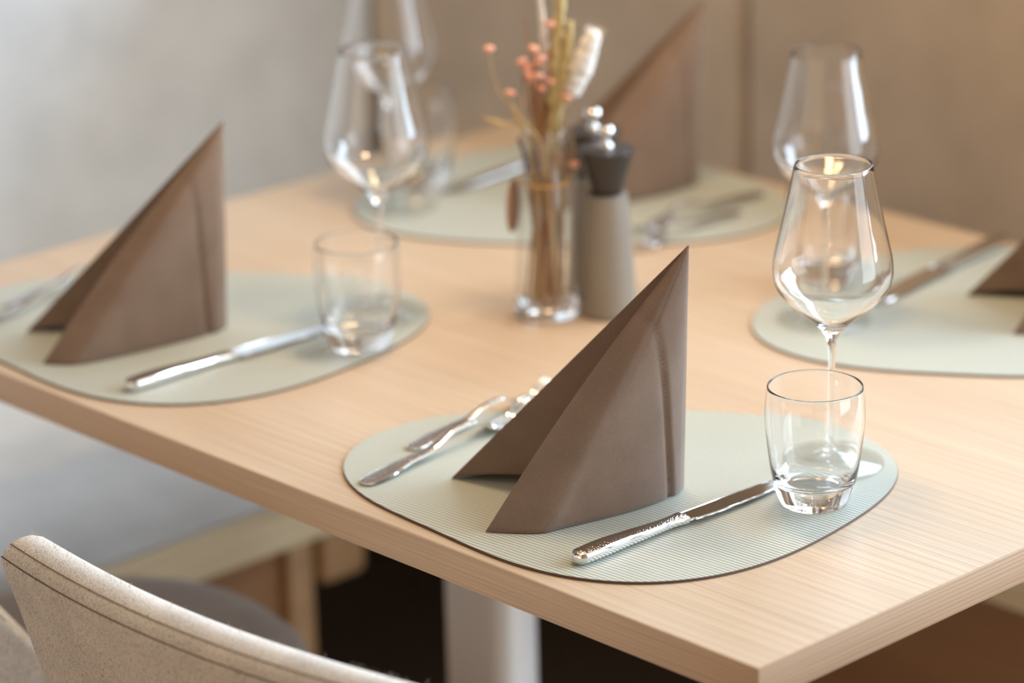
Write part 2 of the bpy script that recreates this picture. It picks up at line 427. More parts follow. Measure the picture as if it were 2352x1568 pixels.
# ------------------------------------------------------------------ table
TX, TY, TH = 0.9161, 1.1928, 0.0285
tb = thing('dining_table', 'pale larch dining table set for four on a metal column', 'table', (0, 0, 0))
e = 0.0016
box('tabletop', (e, e, T - TH), (TX - e, TY - e, T), M_TOP, tb)
box('edge_band', (0, 0, T - TH), (e, TY, T - 0.0001), M_BANDY, tb, 0.0004, 2)
box('edge_band', (TX - e, 0, T - TH), (TX, TY, T - 0.0001), M_BANDY, tb, 0.0004, 2)
box('edge_band', (e, 0, T - TH), (TX - e, e, T - 0.0001), M_BANDX, tb, 0.0004, 2)
box('edge_band', (e, TY - e, T - TH), (TX - e, TY, T - 0.0001), M_BANDX, tb, 0.0004, 2)
def rrect(hx, hy, r, n=8):
    pts = []
    for sx, sy, a0 in ((1, 1, 0), (-1, 1, 90), (-1, -1, 180), (1, -1, 270)):
        for k in range(n + 1):
            a = math.radians(a0 + 90 * k / n); pts.append((sx * (hx - r) + r * math.cos(a), sy * (hy - r) + r * math.sin(a)))
    return pts
def prism(name, outline, z0, z1, mat, parent, angle=35):
    n = len(outline); v = [(x, y, z0) for x, y in outline] + [(x, y, z1) for x, y in outline]
    f = [(k, (k + 1) % n, n + (k + 1) % n, n + k) for k in range(n)] + [tuple(range(n))[::-1], tuple(range(n, 2 * n))]
    return mobj(name, v, f, mat, parent, True, angle)
CX, CY = 0.458, 0.772
prism('pedestal_column', [(CX + x, CY + y) for x, y in rrect(0.030, 0.047, 0.022)], 0.018, T - TH - 0.006, M_COL, tb)
prism('base_plate', [(CX + x, CY + y) for x, y in rrect(0.20, 0.34, 0.03)], 0.0, 0.018, M_COL, tb)
prism('mounting_plate', [(CX + x, CY + y) for x, y in rrect(0.10, 0.14, 0.01)], T - TH - 0.006, T - TH, M_COL, tb)

# ------------------------------------------------------------------ placemats
MC = (0.215, 0.365)
MCO = [0.19779, -0.03302, -0.04639, -0.01347, -0.01907, 0.00853, -0.00549, -0.0093, -0.00068, -0.00111, 0.00181]
def mat_r(t):
    r = MCO[0]
    for k in range(1, 6): r += MCO[2*k-1] * math.cos(k*t) + MCO[2*k] * math.sin(k*t)
    return r
def build_mat():
    n = 200; out = []
    for k in range(n):
        t = 2*PI*k/n; r = mat_r(t); out.append((r*math.cos(t), r*math.sin(t)))
    v = [(x, y, 0.0) for x, y in out] + [(x, y, 0.0019) for x, y in out] + [(x*0.9985, y*0.9985, 0.0022) for x, y in out]
    f, fm = [], []
    for k in range(n):
        k2 = (k+1) % n
        f.append((k, k2, n+k2, n+k)); fm.append(1)
        f.append((n+k, n+k2, 2*n+k2, 2*n+k)); fm.append(1)
    f.append(tuple(range(2*n, 3*n))); fm.append(0)
    f.append(tuple(range(n))[::-1]); fm.append(1)
    return mobj('placemat', v, f, [M_RIB, M_MATEDGE], None, True, 30, fm)
MATS = [((MC[0], MC[1]), 0.0, 'sage green ribbed placemat nearest the front corner, under the sharpest napkin'),
        ((MC[0] + 0.002, MC[1] + 0.570), 0.0, 'sage green ribbed placemat at the near side next to the grey bench'),
        ((TX - MC[0] + 0.004, TY - MC[1] + 0.058), PI, 'sage green ribbed placemat behind the bottle and mills'),
        ((TX - MC[0] - 0.002, TY - MC[1] - 0.575 + 0.066), PI, 'sage green ribbed placemat at the far side, cut off by the picture edge')]
m0 = build_mat()
for i, ((x, y), rz, lb) in enumerate(MATS):
    o = m0 if i == 0 else m0.copy()
    if i: C.objects.link(o)
    o.location = (x, y, T + 0.0001); o.rotation_euler = (0, 0, rz)
    tag(o, lb, 'placemat', 'placemats on the table')
ZM = T + 0.0025                            # top of a placemat

# ------------------------------------------------------------------ napkins
def build_napkin(front, cb, bis_deg, H, lean, lab, loc):
    b = Vector((math.cos(math.radians(bis_deg)), math.sin(math.radians(bis_deg))))
    fr = [Vector(p) for p in front]; cf = fr[-1]; cb = Vector(cb)
    mir = [2 * p.dot(b) * b - p for p in fr]
    mir = [p + (cb - mir[-1]) * (p.length / cf.length) for p in mir]
    V = b * 0.050
    s1 = catmull([(p.x, p.y, 0) for p in fr], 14)
    s2 = catmull([(cf.x, cf.y, 0), ((cf*0.62 + V*0.38 + Vector((0.0, -0.004))).x, (cf*0.62 + V*0.38 + Vector((0.0, -0.004))).y, 0), (V.x, V.y, 0)], 14)
    s3 = catmull([(V.x, V.y, 0), ((cb*0.55 + V*0.45).x, (cb*0.55 + V*0.45).y, 0), (cb.x, cb.y, 0)], 14)
    s4 = catmull([(p.x, p.y, 0) for p in reversed(mir)], 14)
    base, kind = [], []
    for seg, kk in ((s1, 0), (s2, 1), (s3, 2), (s4, 3)):
        for q in seg[:-1]: base.append(q); kind.append(kk)
    n = len(base)
    # running length along the front for the pressed pleat
    run = [0.0]
    for i in range(1, n): run.append(run[-1] + (base[i] - base[i-1]).length)
    Lf = run[len(s1) - 1]
    idx = {k: [i for i in range(n) if kind[i] == k] for k in range(4)}
    A = Vector((lean[0], lean[1], H))
    NT = 56
    v, f = [], []
    for j in range(NT + 1):
        t = 0.004 + 0.996 * j / NT
        for i, q in enumerate(base):
            p = A + (q - A) * t
            out = q.normalized() if q.length > 1e-6 else Vector((0, 0, 0))
            k = kind[i]; fr_ = (i - idx[k][0]) / max(1, len(idx[k]))
            bul = 0.0
            if k == 0: bul = 0.0075 * fr_ ** 3
            elif k == 1: bul = 0.0075 * (1 - fr_) ** 3
            p = p + out * bul * math.sin(PI * min(1, t))
            tan = (base[(i+1) % n] - base[i-1]); nrm = Vector((-tan.y, tan.x, 0))
            if nrm.length > 1e-9: nrm.normalize()
            if k == 0:
                dist = run[i] * t; dc = Lf * (0.215 - 0.100 * t)
                amp = min(1, max(0, (t - 0.16) / 0.34))
                x = (dist - dc)
                st = min(1, max(0, (0.0026 - x) / 0.0040)); st = st*st*(3 - 2*st)
                p += nrm * amp * (0.0020 * st * min(1, dist / 0.012) - 0.0022 * math.exp(-((x - 0.0030)/0.0026)**2))
                p += nrm * 0.0085 * math.sin(PI * fr_) ** 1.8 * math.sin(PI * t) ** 0.8
                p += nrm * 0.0018 * math.sin(PI * fr_) * math.sin(2.3 * PI * t)
            if k == 3:
                p += nrm * 0.002 * math.sin(PI * fr_) * math.sin(1.7 * PI * t)
            if k == 2: p.z += 0.0075 * math.sin(PI * fr_) * t ** 6
            if k == 1: p.z += 0.003 * math.sin(PI * fr_) * t ** 6
            p.z = max(p.z, 0.0)
            v.append(p)
    for j in range(NT):
        for i in range(n):
            i2 = (i + 1) % n
            f.append((j*n + i, j*n + i2, (j+1)*n + i2, (j+1)*n + i))
    f.append(tuple(range(n)))
    o = mobj('napkin', v, f, M_NAPKIN, None, True, 55)
    sd = o.modifiers.new('cloth', 'SOLIDIFY'); sd.thickness = 0.0011; sd.offset = -1
    o.location = (loc[0], loc[1], ZM + 0.0006)
    return tag(o, lab, 'napkin', 'folded brown napkins')
FRN = [(0, 0), (-0.028, -0.007), (-0.067, -0.005), (-0.128, 0.009), (-0.150, 0.016), (-0.176, 0.047)]
LFN = [(0, 0), (-0.032, -0.003), (-0.097, 0.004), (-0.150, 0.015), (-0.168, 0.026), (-0.179, 0.043)]
build_napkin(FRN, (-0.116, 0.151), 146.2, 0.2040, (0.0035, -0.0035), 'brown paper napkin folded upright, in sharp focus on the nearest placemat', (0.213, 0.274))
build_napkin(LFN, (-0.136, 0.128), 151.0, 0.1985, (0.005, -0.005), 'brown paper napkin folded upright, against the pale grey bench', (0.216, 0.862))
build_napkin(FRN, (-0.120, 0.145), 147.0, 0.2000, (0.006, -0.006), 'blurred brown paper napkin folded upright, rising behind the two mills', (0.860, 0.864))
build_napkin(FRN, (-0.116, 0.149), 146.2, 0.2040, (0.0035, -0.0035), 'brown paper napkin folded upright, half cut off beside the white-lit knife', (0.866, 0.266))

# ------------------------------------------------------------------ cutlery
def interp(tbl, x):
    if x <= tbl[0][0]: return tbl[0][1]
    for (a, va), (b, vb) in zip(tbl, tbl[1:]):
        if x <= b:
            t = (x - a) / (b - a); t = t*t*(3 - 2*t); return va + (vb - va) * t
    return tbl[-1][1]
def handle_mesh(name, L, wt, zt, ht, parent, flat=0.8, n=44):
    # flat hammered top, rounded polished flanks; wt half width, zt underside height, ht thickness
    v, f, fm = [], [], []
    prof = [(-1, 0.55), (-0.97, 0.80), (-flat, 0.97), (-0.4, 1.03), (0, 1.05), (0.4, 1.03), (flat, 0.97), (0.97, 0.80), (1, 0.55), (0.92, 0.22), (0.6, 0.02), (0, 0.0), (-0.6, 0.02), (-0.92, 0.22)]
    m = len(prof)
    for i in range(n + 1):
        s = i / n; x = L * (1 - math.cos(PI * s * 0.5)) if s < 0.25 else None
        x = L * (s ** 1.35)
        w, z, h = interp(wt, x), interp(zt, x), interp(ht, x)
        rnd = min(1.0, math.sqrt(max(0.0, 1 - (1 - min(1, x / 0.009)) ** 2)) + 0.05)
        hr = 0.62 + 0.38 * rnd
        for a, c in prof: v.append((x, a * w * rnd, z + h * (0.5 + (c - 0.5) * hr)))
    for i in range(n):
        for k in range(m):
            k2 = (k + 1) % m
            f.append((i*m + k, i*m + k2, (i+1)*m + k2, (i+1)*m + k)); fm.append(1 if 2 <= k <= 5 else 0)
    f.append(tuple(range(m))); fm.append(0); f.append(tuple(n*m + k for k in range(m))[::-1]); fm.append(0)
    return mobj(name, v, f, [M_STEEL, M_HAM], parent, True, 38, fm)
def build_knife():
    t = thing('table_knife', None, 'knife')
    handle_mesh('handle', 0.118, [(0, 0.0082), (0.02, 0.0088), (0.06, 0.0072), (0.100, 0.0058), (0.118, 0.0078)], [(0, 0.0), (0.118, 0.0012)], [(0, 0.0100), (0.03, 0.0105), (0.10, 0.0072), (0.118, 0.0066)], t)
    up = [(0.112, 0.0078), (0.15, 0.0088), (0.19, 0.0098), (0.222, 0.0092), (0.234, 0.0062), (0.2385, 0.0015)]
    lo = [(0.2385, 0.0002), (0.228, -0.0042), (0.20, -0.0080), (0.16, -0.0096), (0.128, -0.0094), (0.120, -0.0074), (0.112, -0.0066)]
    ol = [(p.x, p.y) for p in catmull([(x, y, 0) for x, y in up], 5)] + [(p.x, p.y) for p in catmull([(x, y, 0) for x, y in lo], 5)]
    n = len(ol); v, f = [], []
    zc = lambda x: 0.0050 - 0.0030 * max(0, (x - 0.112) / 0.126)
    for sgn, th, sc in ((-1, 0.0006, 0.995), (-1, 0.0009, 0.93), (1, 0.0009, 0.93), (1, 0.0006, 0.995)):
        for x, y in ol: v.append((0.175 + (x - 0.175) * (0.5 + 0.5*sc if sc > 0.95 else 0.985), y * sc, zc(x) + sgn * th))
    for r in range(3):
        for k in range(n):
            k2 = (k + 1) % n; f.append((r*n + k, r*n + k2, (r+1)*n + k2, (r+1)*n + k))
    f.append(tuple(range(n))[::-1]); f.append(tuple(range(3*n, 4*n)))
    mobj('blade', v, f, M_BLADE, t, True, 30)
    return t
def build_fork(name, L, sc):
    t = thing(name, None, 'fork')
    hl = 0.62 * L
    zt = [(0, 0.0), (0.35*L, 0.0040), (0.56*L, 0.0135*sc), (0.64*L, 0.0145*sc), (0.74*L, 0.0050), (0.80*L, 0.0010), (0.88*L, 0.0022), (L, 0.0130*sc)]
    handle_mesh('handle', hl, [(0, 0.0085*sc), (0.10*L, 0.0098*sc), (0.30*L, 0.0060*sc), (0.55*L, 0.0032*sc), (hl, 0.0028*sc)], zt, [(0, 0.0030), (0.3*L, 0.0036), (hl, 0.0042*sc)], t, 0.7)
    # head: shoulders then four tines
    v, f = [], []
    def slab(stations):
        b = len(v); m = 8; stations = list(stations)
        for x, yc, w, z, th in stations:
            for k in range(m):
                a = 2*PI*(k + 0.5)/m
                v.append((x, yc + w*max(-1, min(1, 1.35*math.cos(a))), z + th*(0.5 + 0.5*max(-1, min(1, 1.35*math.sin(a))))))
        for i in range(len(stations)-1):
            for k in range(m):
                k2 = (k+1) % m; f.append((b+i*m+k, b+i*m+k2, b+(i+1)*m+k2, b+(i+1)*m+k))
        f.append(tuple(b+k for k in range(m))); f.append(tuple(b+(len(stations)-1)*m+k for k in range(m)))
    wt = [(0.60*L, 0.0028*sc), (0.66*L, 0.0034*sc), (0.73*L, 0.0095*sc), (0.77*L, 0.0112*sc), (0.80*L, 0.0114*sc)]
    slab((x, 0, interp(wt, x), interp(zt, x), 0.0030 - 0.0008*(x/L)) for x in [L*(0.60 + 0.20*i/14) for i in range(15)])
    for q in (-1.5, -0.5, 0.5, 1.5):
        slab((x, q*0.0063*sc*(1 - 0.10*(x/L - 0.79)/0.21), 0.0020*sc*(1 - 0.55*max(0, (x/L - 0.80)/0.20)), interp(zt, x), 0.0020) for x in [L*(0.79 + 0.21*i/12) for i in range(13)])
    mobj('head', v, f, M_STEEL, t, True, 50)
    return t
kn0 = build_knife(); fk0 = build_fork('table_fork', 0.208, 1.0); sf0 = build_fork('dessert_fork', 0.178, 0.86)
def put(proto, first, x, y, rz, lb, grp):
    o = proto if first else copy_tree(proto)
    o.location = (x, y, ZM); o.rotation_euler = (0, 0, math.radians(rz)); tag(o, lb, None, grp); return o
G1, G2, G3 = 'table knives', 'table forks', 'dessert forks'
put(kn0, True, 0.0385, 0.2235, -1.2, 'steel knife with hammered handle, in focus in front of the nearest tumbler', G1)
put(kn0, False, 0.044, 0.789, -0.6, 'steel knife on the near placemat by the grey bench, blade ending at a tumbler', G1)
put(kn0, False, 0.878, 1.046, 183.0, 'dark reflecting knife half hidden behind the flower bottle', G1)
k4 = put(kn0, False, 0.906, 0.489, 186.5, 'white gleaming knife pointing at the wine glass, beside the cut-off napkin', G1)
k4.rotation_euler.x = math.radians(-8); k4.location.z += 0.0010      # lies slightly rolled towards the window
put(fk0, True, 0.0375, 0.4665, 5.0, 'large steel fork with hammered handle on the nearest placemat', G2)
put(fk0, False, 0.030, 1.028, 7.5, 'large steel fork behind the napkin by the grey bench', G2)
put(fk0, False, 0.872, 0.784, 181.0, 'large steel fork gleaming white beyond the mills, farther handle of the two', G2)
put(sf0, True, 0.1165, 0.498, 4.0, 'small steel fork lying behind the large fork on the nearest placemat', G3)
put(sf0, False, 0.108, 1.064, 7.0, 'small steel fork farthest back on the placemat by the grey bench', G3)
put(sf0, False, 0.806, 0.756, 184.0, 'small steel fork gleaming white beyond the mills, nearer handle of the two', G3)

# ------------------------------------------------------------------ glasses
WG_OUT = [(0.0, 0.0004), (0.030, 0.0002), (0.0412, 0.0002), (0.0433, 0.0010), (0.0436, 0.0020), (0.0420, 0.0030), (0.030, 0.0044), (0.016, 0.0064), (0.0072, 0.0098), (0.0040, 0.0155), (0.0028, 0.026),
          (0.0026, 0.055), (0.0027, 0.085), (0.0034, 0.1045), (0.0058, 0.1115), (0.0105, 0.1182), (0.0190, 0.1262), (0.0285, 0.1345), (0.0385, 0.1432), (0.0452, 0.1518), (0.0480, 0.1605), (0.0487, 0.1690), (0.0476, 0.1790), (0.0448, 0.1913), (0.0414, 0.2059), (0.0360, 0.2313), (0.0314, 0.2548)]
WG_IN = [(0.0306, 0.2549), (0.0351, 0.2313), (0.0405, 0.2059), (0.0438, 0.1913), (0.0466, 0.1790), (0.0477, 0.1690), (0.0470, 0.1605), (0.0441, 0.1525), (0.0373, 0.1440), (0.0272, 0.1353), (0.0172, 0.1272), (0.0080, 0.1205), (0.0030, 0.1185), (0.0, 0.1182)]
def smooth_prof(pr, n=4):
    return [(max(0.0, p.x), p.y) for p in catmull([(r, z, 0) for r, z in pr], n)]
def build_glass():
    pr = smooth_prof(WG_OUT) + smooth_prof([(0.0314, 0.2548), (0.0312, 0.2553), (0.0308, 0.2554), (0.0306, 0.2549)], 2)[1:-1] + smooth_prof(WG_IN)
    pr[0] = (0.0, pr[0][1]); pr[-1] = (0.0, pr[-1][1])
    return lathe('wine_glass', pr, M_GLASS, None, 112, None, lambda r, z: (z < 0.0062 and r > 0.013) or (z < 0.001))
TB_OUT = [(0.0, 0.0012), (0.018, 0.0008), (0.0240, 0.0), (0.0262, 0.0006), (0.0280, 0.0035), (0.0318, 0.0142), (0.0345, 0.0262), (0.0362, 0.0370), (0.0388, 0.0589), (0.0397, 0.0735), (0.0392, 0.0870), (0.0379, 0.0978)]
TB_IN = [(0.0367, 0.0979), (0.0380, 0.0870), (0.0384, 0.0735), (0.0374, 0.0589), (0.0346, 0.0390), (0.0326, 0.0290), (0.0295, 0.0212), (0.0235, 0.0172), (0.0130, 0.0158), (0.0, 0.0156)]
def build_tumbler():
    pr = smooth_prof(TB_OUT) + smooth_prof([(0.0379, 0.0978), (0.0377, 0.0984), (0.0371, 0.0985), (0.0367, 0.0979)], 2)[1:-1] + smooth_prof(TB_IN)
    pr[0] = (0.0, pr[0][1]); pr[-1] = (0.0, pr[-1][1])
    return lathe('tumbler', pr, M_GLASS, None, 112)
g0 = build_glass(); t0 = build_tumbler()
for i, (x, y, lb) in enumerate([(0.3314, 0.2207, 'stemmed wine glass in sharp focus behind the nearest tumbler'),
                                (0.3400, 0.7826, 'blurred stemmed wine glass behind the tumbler by the grey bench'),
                                (0.5790, 1.0325, 'stemmed wine glass farthest back, in the corner of the benches, rim out of view'),
                                (0.6040, 0.4655, 'blurred stemmed wine glass seen behind the sharp wine glass')]):
    o = g0 if i == 0 else g0.copy()
    if i: C.objects.link(o)
    o.location = (x, y, ZM); tag(o, lb, 'wine glass', 'wine glasses')
for i, (x, y, lb) in enumerate([(0.2598, 0.1759, 'clear thick-bottomed tumbler in sharp focus at the knife tip'),
                                (0.2669, 0.7315, 'clear tumbler in front of the blurred wine glass by the grey bench'),
                                (0.6580, 1.0810, 'clear tumbler farthest back, beside the glass in the bench corner'),
                                (0.6909, 0.5371, 'clear tumbler seen through the sharp wine glass')]):
    o = t0 if i == 0 else t0.copy()
    if i: C.objects.link(o)
    o.location = (x, y, ZM); tag(o, lb, 'tumbler', 'water tumblers')

# ------------------------------------------------------------------ mills
def build_mill():
    t = thing('pepper_mill', None, 'mill')
    body = [(0.0, 0.0), (0.0256, 0.0), (0.0269, 0.0014), (0.0267, 0.006), (0.0250, 0.0433), (0.0224, 0.080), (0.0196, 0.1150), (0.0188, 0.1172), (0.0145, 0.1176), (0.0, 0.1176)]
    lathe('body', body, M_MILL, t, 64, 50)
    cap = [(0.0, 0.1178), (0.0145, 0.1178), (0.0152, 0.1190), (0.0207, 0.1400), (0.0258, 0.1572), (0.0266, 0.1592), (0.0262, 0.1604), (0.012, 0.1612), (0.0, 0.1612)]
    c = lathe('cap', cap, M_CAP, t, 64, 40)
    knob = [(0.0066, 0.1610), (0.0070, 0.1622), (0.0062, 0.1640), (0.0042, 0.1655), (0.0036, 0.1690), (0.0040, 0.1712), (0.0070, 0.1728), (0.0082, 0.1752), (0.0080, 0.1782), (0.0060, 0.1806), (0.0025, 0.1816), (0.0, 0.1817)]
    lathe('knob', smooth_prof(knob, 3)[:-1] + [(0.0, 0.1817)], M_CHROME, t, 40)
    return t
ml = build_mill(); ml.location = (0.4905, 0.6338, T + 0.0001)
tag(ml, 'grey waisted mill with black cap and chrome knob, nearer one beside the bottle', 'mill', 'salt and pepper mills')
m2 = copy_tree(ml); m2.location = (0.5270, 0.6870, T + 0.0001)
tag(m2, 'grey mill with black cap and chrome knob, mostly hidden behind its twin', 'mill', 'salt and pepper mills')

# ------------------------------------------------------------------ flower bottle and dried flowers
BV = Vector((0.4482, 0.6733, T + 0.0002))
NU = Vector((0.7276, -0.6860, 0)); NN = Vector((0.6860, 0.7276, 0))
def bp(u, h, d=0.0): return NU * u + NN * d + Vector((0, 0, h))
bt_out = [(0.0, 0.0008), (0.022, 0.0004), (0.0270, 0.0), (0.0295, 0.0020), (0.0301, 0.0065), (0.0296, 0.020), (0.0280, 0.0520), (0.0265, 0.0816), (0.0250, 0.1074), (0.0232, 0.1260), (0.0212, 0.1380), (0.0204, 0.1480), (0.0202, 0.1700), (0.0212, 0.1745), (0.0214, 0.1775)]
bt_in = [(0.0190, 0.1782), (0.0184, 0.1700), (0.0184, 0.1480), (0.0190, 0.1380), (0.0209, 0.1260), (0.0226, 0.1074), (0.0240, 0.0816), (0.0256, 0.0520), (0.0268, 0.0240), (0.0258, 0.0145), (0.0200, 0.0110), (0.0, 0.0105)]
pr = smooth_prof(bt_out) + smooth_prof([(0.0214, 0.1775), (0.0208, 0.1786), (0.0198, 0.1788), (0.0190, 0.1782)], 2)[1:-1] + smooth_prof(bt_in)
pr[0] = (0, pr[0][1]); pr[-1] = (0, pr[-1][1])
bot = lathe('flower_bottle', pr, M_GLASS, None, 80, None, lambda r, z: z > 0.017)
bot.location = BV
tag(bot, 'clear glass bottle used as a vase, packed with dried stems', 'vase')
def at_bottle(o): o.location = BV; return o
tg = thing('gift_tag', 'brown card disc tied with orange twine to the bottle neck', 'tag', BV)
ring = []
for k in range(41):
    a = 2*PI*k/40; ring.append((0.0226*math.cos(a), 0.0226*math.sin(a), 0.1315 + 0.0012*math.sin(a*1.0)))
tube('twine', ring, 0.0011, M_TWINE, tg, 6)
v, f = tube_data([bp(-0.0277, 0.108), bp(-0.0265, 0.108)], 0.0252, 40)
dn = (NU * 0.97 + NN * -0.24).normalized(); ctr = bp(-0.0290, 0.1075)
ax1 = Vector((0, 0, 1)); ax2 = dn.cross(ax1)
dv = []
for s in (-0.0006, 0.0006):
    for k in range(40):
        a = 2*PI*k/40; dv.append(ctr + dn*s + (ax1*math.cos(a) + ax2*math.sin(a))*0.0252)
df = [(k, (k+1) % 40, 40+(k+1) % 40, 40+k) for k in range(40)] + [tuple(range(40))[::-1], tuple(range(40, 80))]
mobj('disc', dv, df, M_TAG, tg, True, 40)

def stem_path(u, h, d, u0=None, d0=None, n=6):
    u0 = random.uniform(-0.012, 0.012) if u0 is None else u0
    d0 = random.uniform(-0.012, 0.012) if d0 is None else d0
    nk = max(-0.0125, min(0.0125, 0.45*u)), max(-0.0095, min(0.0095, 0.5*d))
    ctrl = [bp(u0, 0.018, d0), bp((u0 + nk[0])/2, 0.09, (d0 + nk[1])/2), bp(nk[0], 0.165, nk[1]), bp(u*0.80 + nk[0]*0.2, 0.165 + (h - 0.165)*0.6, d*0.8), bp(u, h, d)]
    return catmull(ctrl, n)
def button(name, p, r, parent):
    prf = [(0, -0.0030), (r*0.5, -0.0027), (r*0.95, -0.0006), (r, 0.0008), (r*0.85, 0.0019), (r*0.45, 0.0025), (0.0, 0.0023)]
    v, f = lathe_data(prf, 14)
    tx, ty = random.uniform(-0.35, 0.35), random.uniform(-0.35, 0.35)
    R = Matrix.Rotation(tx, 3, 'X') @ Matrix.Rotation(ty, 3, 'Y')
    return mobj(name, [R @ Vector(q) + p for q in v], f, M_PINK, parent)
GF = 'dried flowers in the bottle'
pinks = [([(-0.0478, 0.2574)], 'pink button flower on the longest stem leaning out over the grey mat'),
         ([(-0.0294, 0.2147)], 'pink button flower leaning out low, below the outermost one'),
         ([(-0.0069, 0.2580), (-0.0015, 0.2497)], 'sprig with two pink buttons at the top of the pink cluster'),
         ([(-0.0180, 0.2424), (-0.0129, 0.2373), (-0.0040, 0.2415)], 'sprig with three pink buttons in the middle of the pink cluster'),
         ([(-0.0102, 0.2330), (-0.0040, 0.2338)], 'sprig with two pink buttons under the middle of the cluster'),
         ([(-0.0095, 0.2258), (-0.0012, 0.2195)], 'sprig with two darker buttons lowest in the pink cluster'),
         ([(0.0078, 0.2792)], 'single pink button highest of all, between the grass stems'),
         ([(0.0084, 0.2261)], 'single pink button in front of the tall grass stems'),
         ([(0.0225, 0.2118)], 'single pink button under the white bunny tail'),
         ([(0.0285, 0.1470)], 'faded pink button drooping beside the bottle neck')]
for heads, lb in pinks:
    t = thing('button_flower', lb, 'flower', BV, 0, GF)
    u, h = heads[0]; d = random.uniform(-0.010, 0.006)
    if h > 0.16:
        path = stem_path(u, h - 0.002, d)
        tube('stem', path, [0.0008]*len(path), M_STEM2 if u < -0.025 else M_STEM, t, 6)
    else:
        tube('stem', catmull([bp(0.006, 0.10, 0.0), bp(0.012, 0.172, 0.002), bp(0.021, 0.1855, 0.0), bp(0.0275, 0.168, -0.004), bp(u, h + 0.002, -0.004)], 6), 0.0007, M_STEM, t, 6); d = -0.004
    for k, (uu, hh) in enumerate(heads):
        if k:
            fork = path[int(len(path)*0.82)]
            tube('side_stem', [fork, fork.lerp(bp(uu, hh - 0.002, d - 0.003*k), 0.55) + Vector((0, 0, -0.001)), bp(uu, hh - 0.002, d - 0.003*k)], 0.0006, M_STEM, t, 6)
        button('flower_head', bp(uu, hh, d - 0.003*k if k else d), 0.0054, t)

def ear(name, pts, rmax, mat, parent, n=9, fuzz=0.25, seg=12):
    path = catmull(pts, n); m = len(path)
    rad = [rmax * (0.30 + 0.70*math.sin(PI*min(1, 0.10 + 0.88*i/(m-1)))**0.6) for i in range(m)]
    v, f = tube_data(path, rad, seg)
    for i, p in enumerate(v):
        c = path[i // seg]; v[i] = c + (p - c) * (1 + random.uniform(-fuzz, fuzz))
    return mobj(name, v, f, mat, parent)
def hairs(name, pts, rmax, mat, parent, count, ln):
    path = catmull(pts, 9); v, f = [], []
    for _ in range(count):
        i = random.randrange(1, len(path)-1); dr = (path[i+1] - path[i-1]).normalized()
        a = Vector((random.gauss(0, 1), random.gauss(0, 1), random.gauss(0, 1))); a = (a - dr*a.dot(dr)).normalized()
        p0 = path[i] + a*rmax*0.8; p1 = p0 + (a*0.6 + dr*0.8).normalized()*ln*random.uniform(0.5, 1.2)
        s = dr.cross(a) * 0.00016; b = len(v)
        v += [p0 - s, p0 + s, p1]; f.append((b, b+1, b+2))
    o = mobj(name, v, f, mat, parent); o['kind'] = 'stuff'; return o
t = thing('grass_stalk', 'thin pale grass stalk rising out of the top of the picture', 'grass', BV, 0, GF)
p_ = catmull([bp(0.004, 0.02, 0.006), bp(0.003, 0.12, 0.006), bp(0.0027, 0.1784, 0.006), bp(0.0068, 0.2278, 0.005), bp(0.0024, 0.2647, 0.004)], 6)
tube('stem', p_, 0.0011, M_STEM2, t, 6)
ear('seed_head', [bp(0.0058, 0.215, 0.005), bp(0.0050, 0.243, 0.0045), bp(0.0022, 0.268, 0.004), bp(-0.0010, 0.315, 0.003)], 0.0034, M_TAIL, t)
t = thing('grass_ear', 'thick yellowish grass ear, tallest in the bottle', 'grass', BV, 0, GF)
tube('stem', catmull([bp(0.0, 0.02, 0.0), bp(0.006, 0.12, 0.0), bp(0.0101, 0.1906, 0.0)], 6), 0.0016, M_STEM3, t, 6)
ear('seed_head', [bp(0.0095, 0.178, 0.0), bp(0.0120, 0.215, 0.0), bp(0.0154, 0.2603, 0.0), bp(0.0195, 0.330, 0.0)], 0.0062, M_GRAIN, t, 9, 0.45)
hairs('awns', [bp(0.0095, 0.178, 0.0), bp(0.0120, 0.215, 0.0), bp(0.0154, 0.2603, 0.0), bp(0.0195, 0.330, 0.0)], 0.0062, M_GRAIN, t, 500, 0.006)
t = thing('grass_ear', 'shorter yellow grass ear leaning against the tall one', 'grass', BV, 0, GF)
tube('stem', catmull([bp(0.008, 0.02, -0.006), bp(0.010, 0.12, -0.005), bp(0.0144, 0.2029, -0.004)], 6), 0.0012, M_STEM3, t, 6)
ear('seed_head', [bp(0.0140, 0.196, -0.004), bp(0.0180, 0.222, -0.004), bp(0.0219, 0.2438, -0.003), bp(0.0272, 0.2815, -0.003)], 0.0050, M_GRAIN, t, 9, 0.45)
hairs('awns', [bp(0.0140, 0.196, -0.004), bp(0.0180, 0.222, -0.004), bp(0.0219, 0.2438, -0.003), bp(0.0272, 0.2815, -0.003)], 0.005, M_GRAIN, t, 350, 0.006)
t = thing('bunny_tail', 'white fluffy bunny tail grass leaning away from the stems', 'grass', BV, 0, GF)
tube('stem', catmull([bp(0.010, 0.02, 0.004), bp(0.011, 0.12, 0.003), bp(0.0150, 0.175, 0.001), bp(0.0274, 0.217, -0.003)], 6), 0.0009, M_STEM2, t, 6)
bt = [bp(0.0262, 0.2135, -0.003), bp(0.0330, 0.2290, -0.003), bp(0.0405, 0.2480, -0.003), bp(0.0492, 0.2720, -0.003)]
ear('seed_head', bt, 0.0098, M_TAIL, t, 9, 0.22, 18)
hairs('fluff', bt, 0.0078, M_TAIL, t, 1500, 0.0085)
t = thing('lavender_sprig', 'dark purple lavender sprig hanging over the bottle rim', 'flower', BV, 0, GF)
tube('stem', catmull([bp(-0.004, 0.09, -0.006), bp(-0.010, 0.165, -0.008), bp(-0.0155, 0.186, -0.012), bp(-0.0207, 0.176, -0.016)], 6), 0.0007, M_STEM3, t, 6)
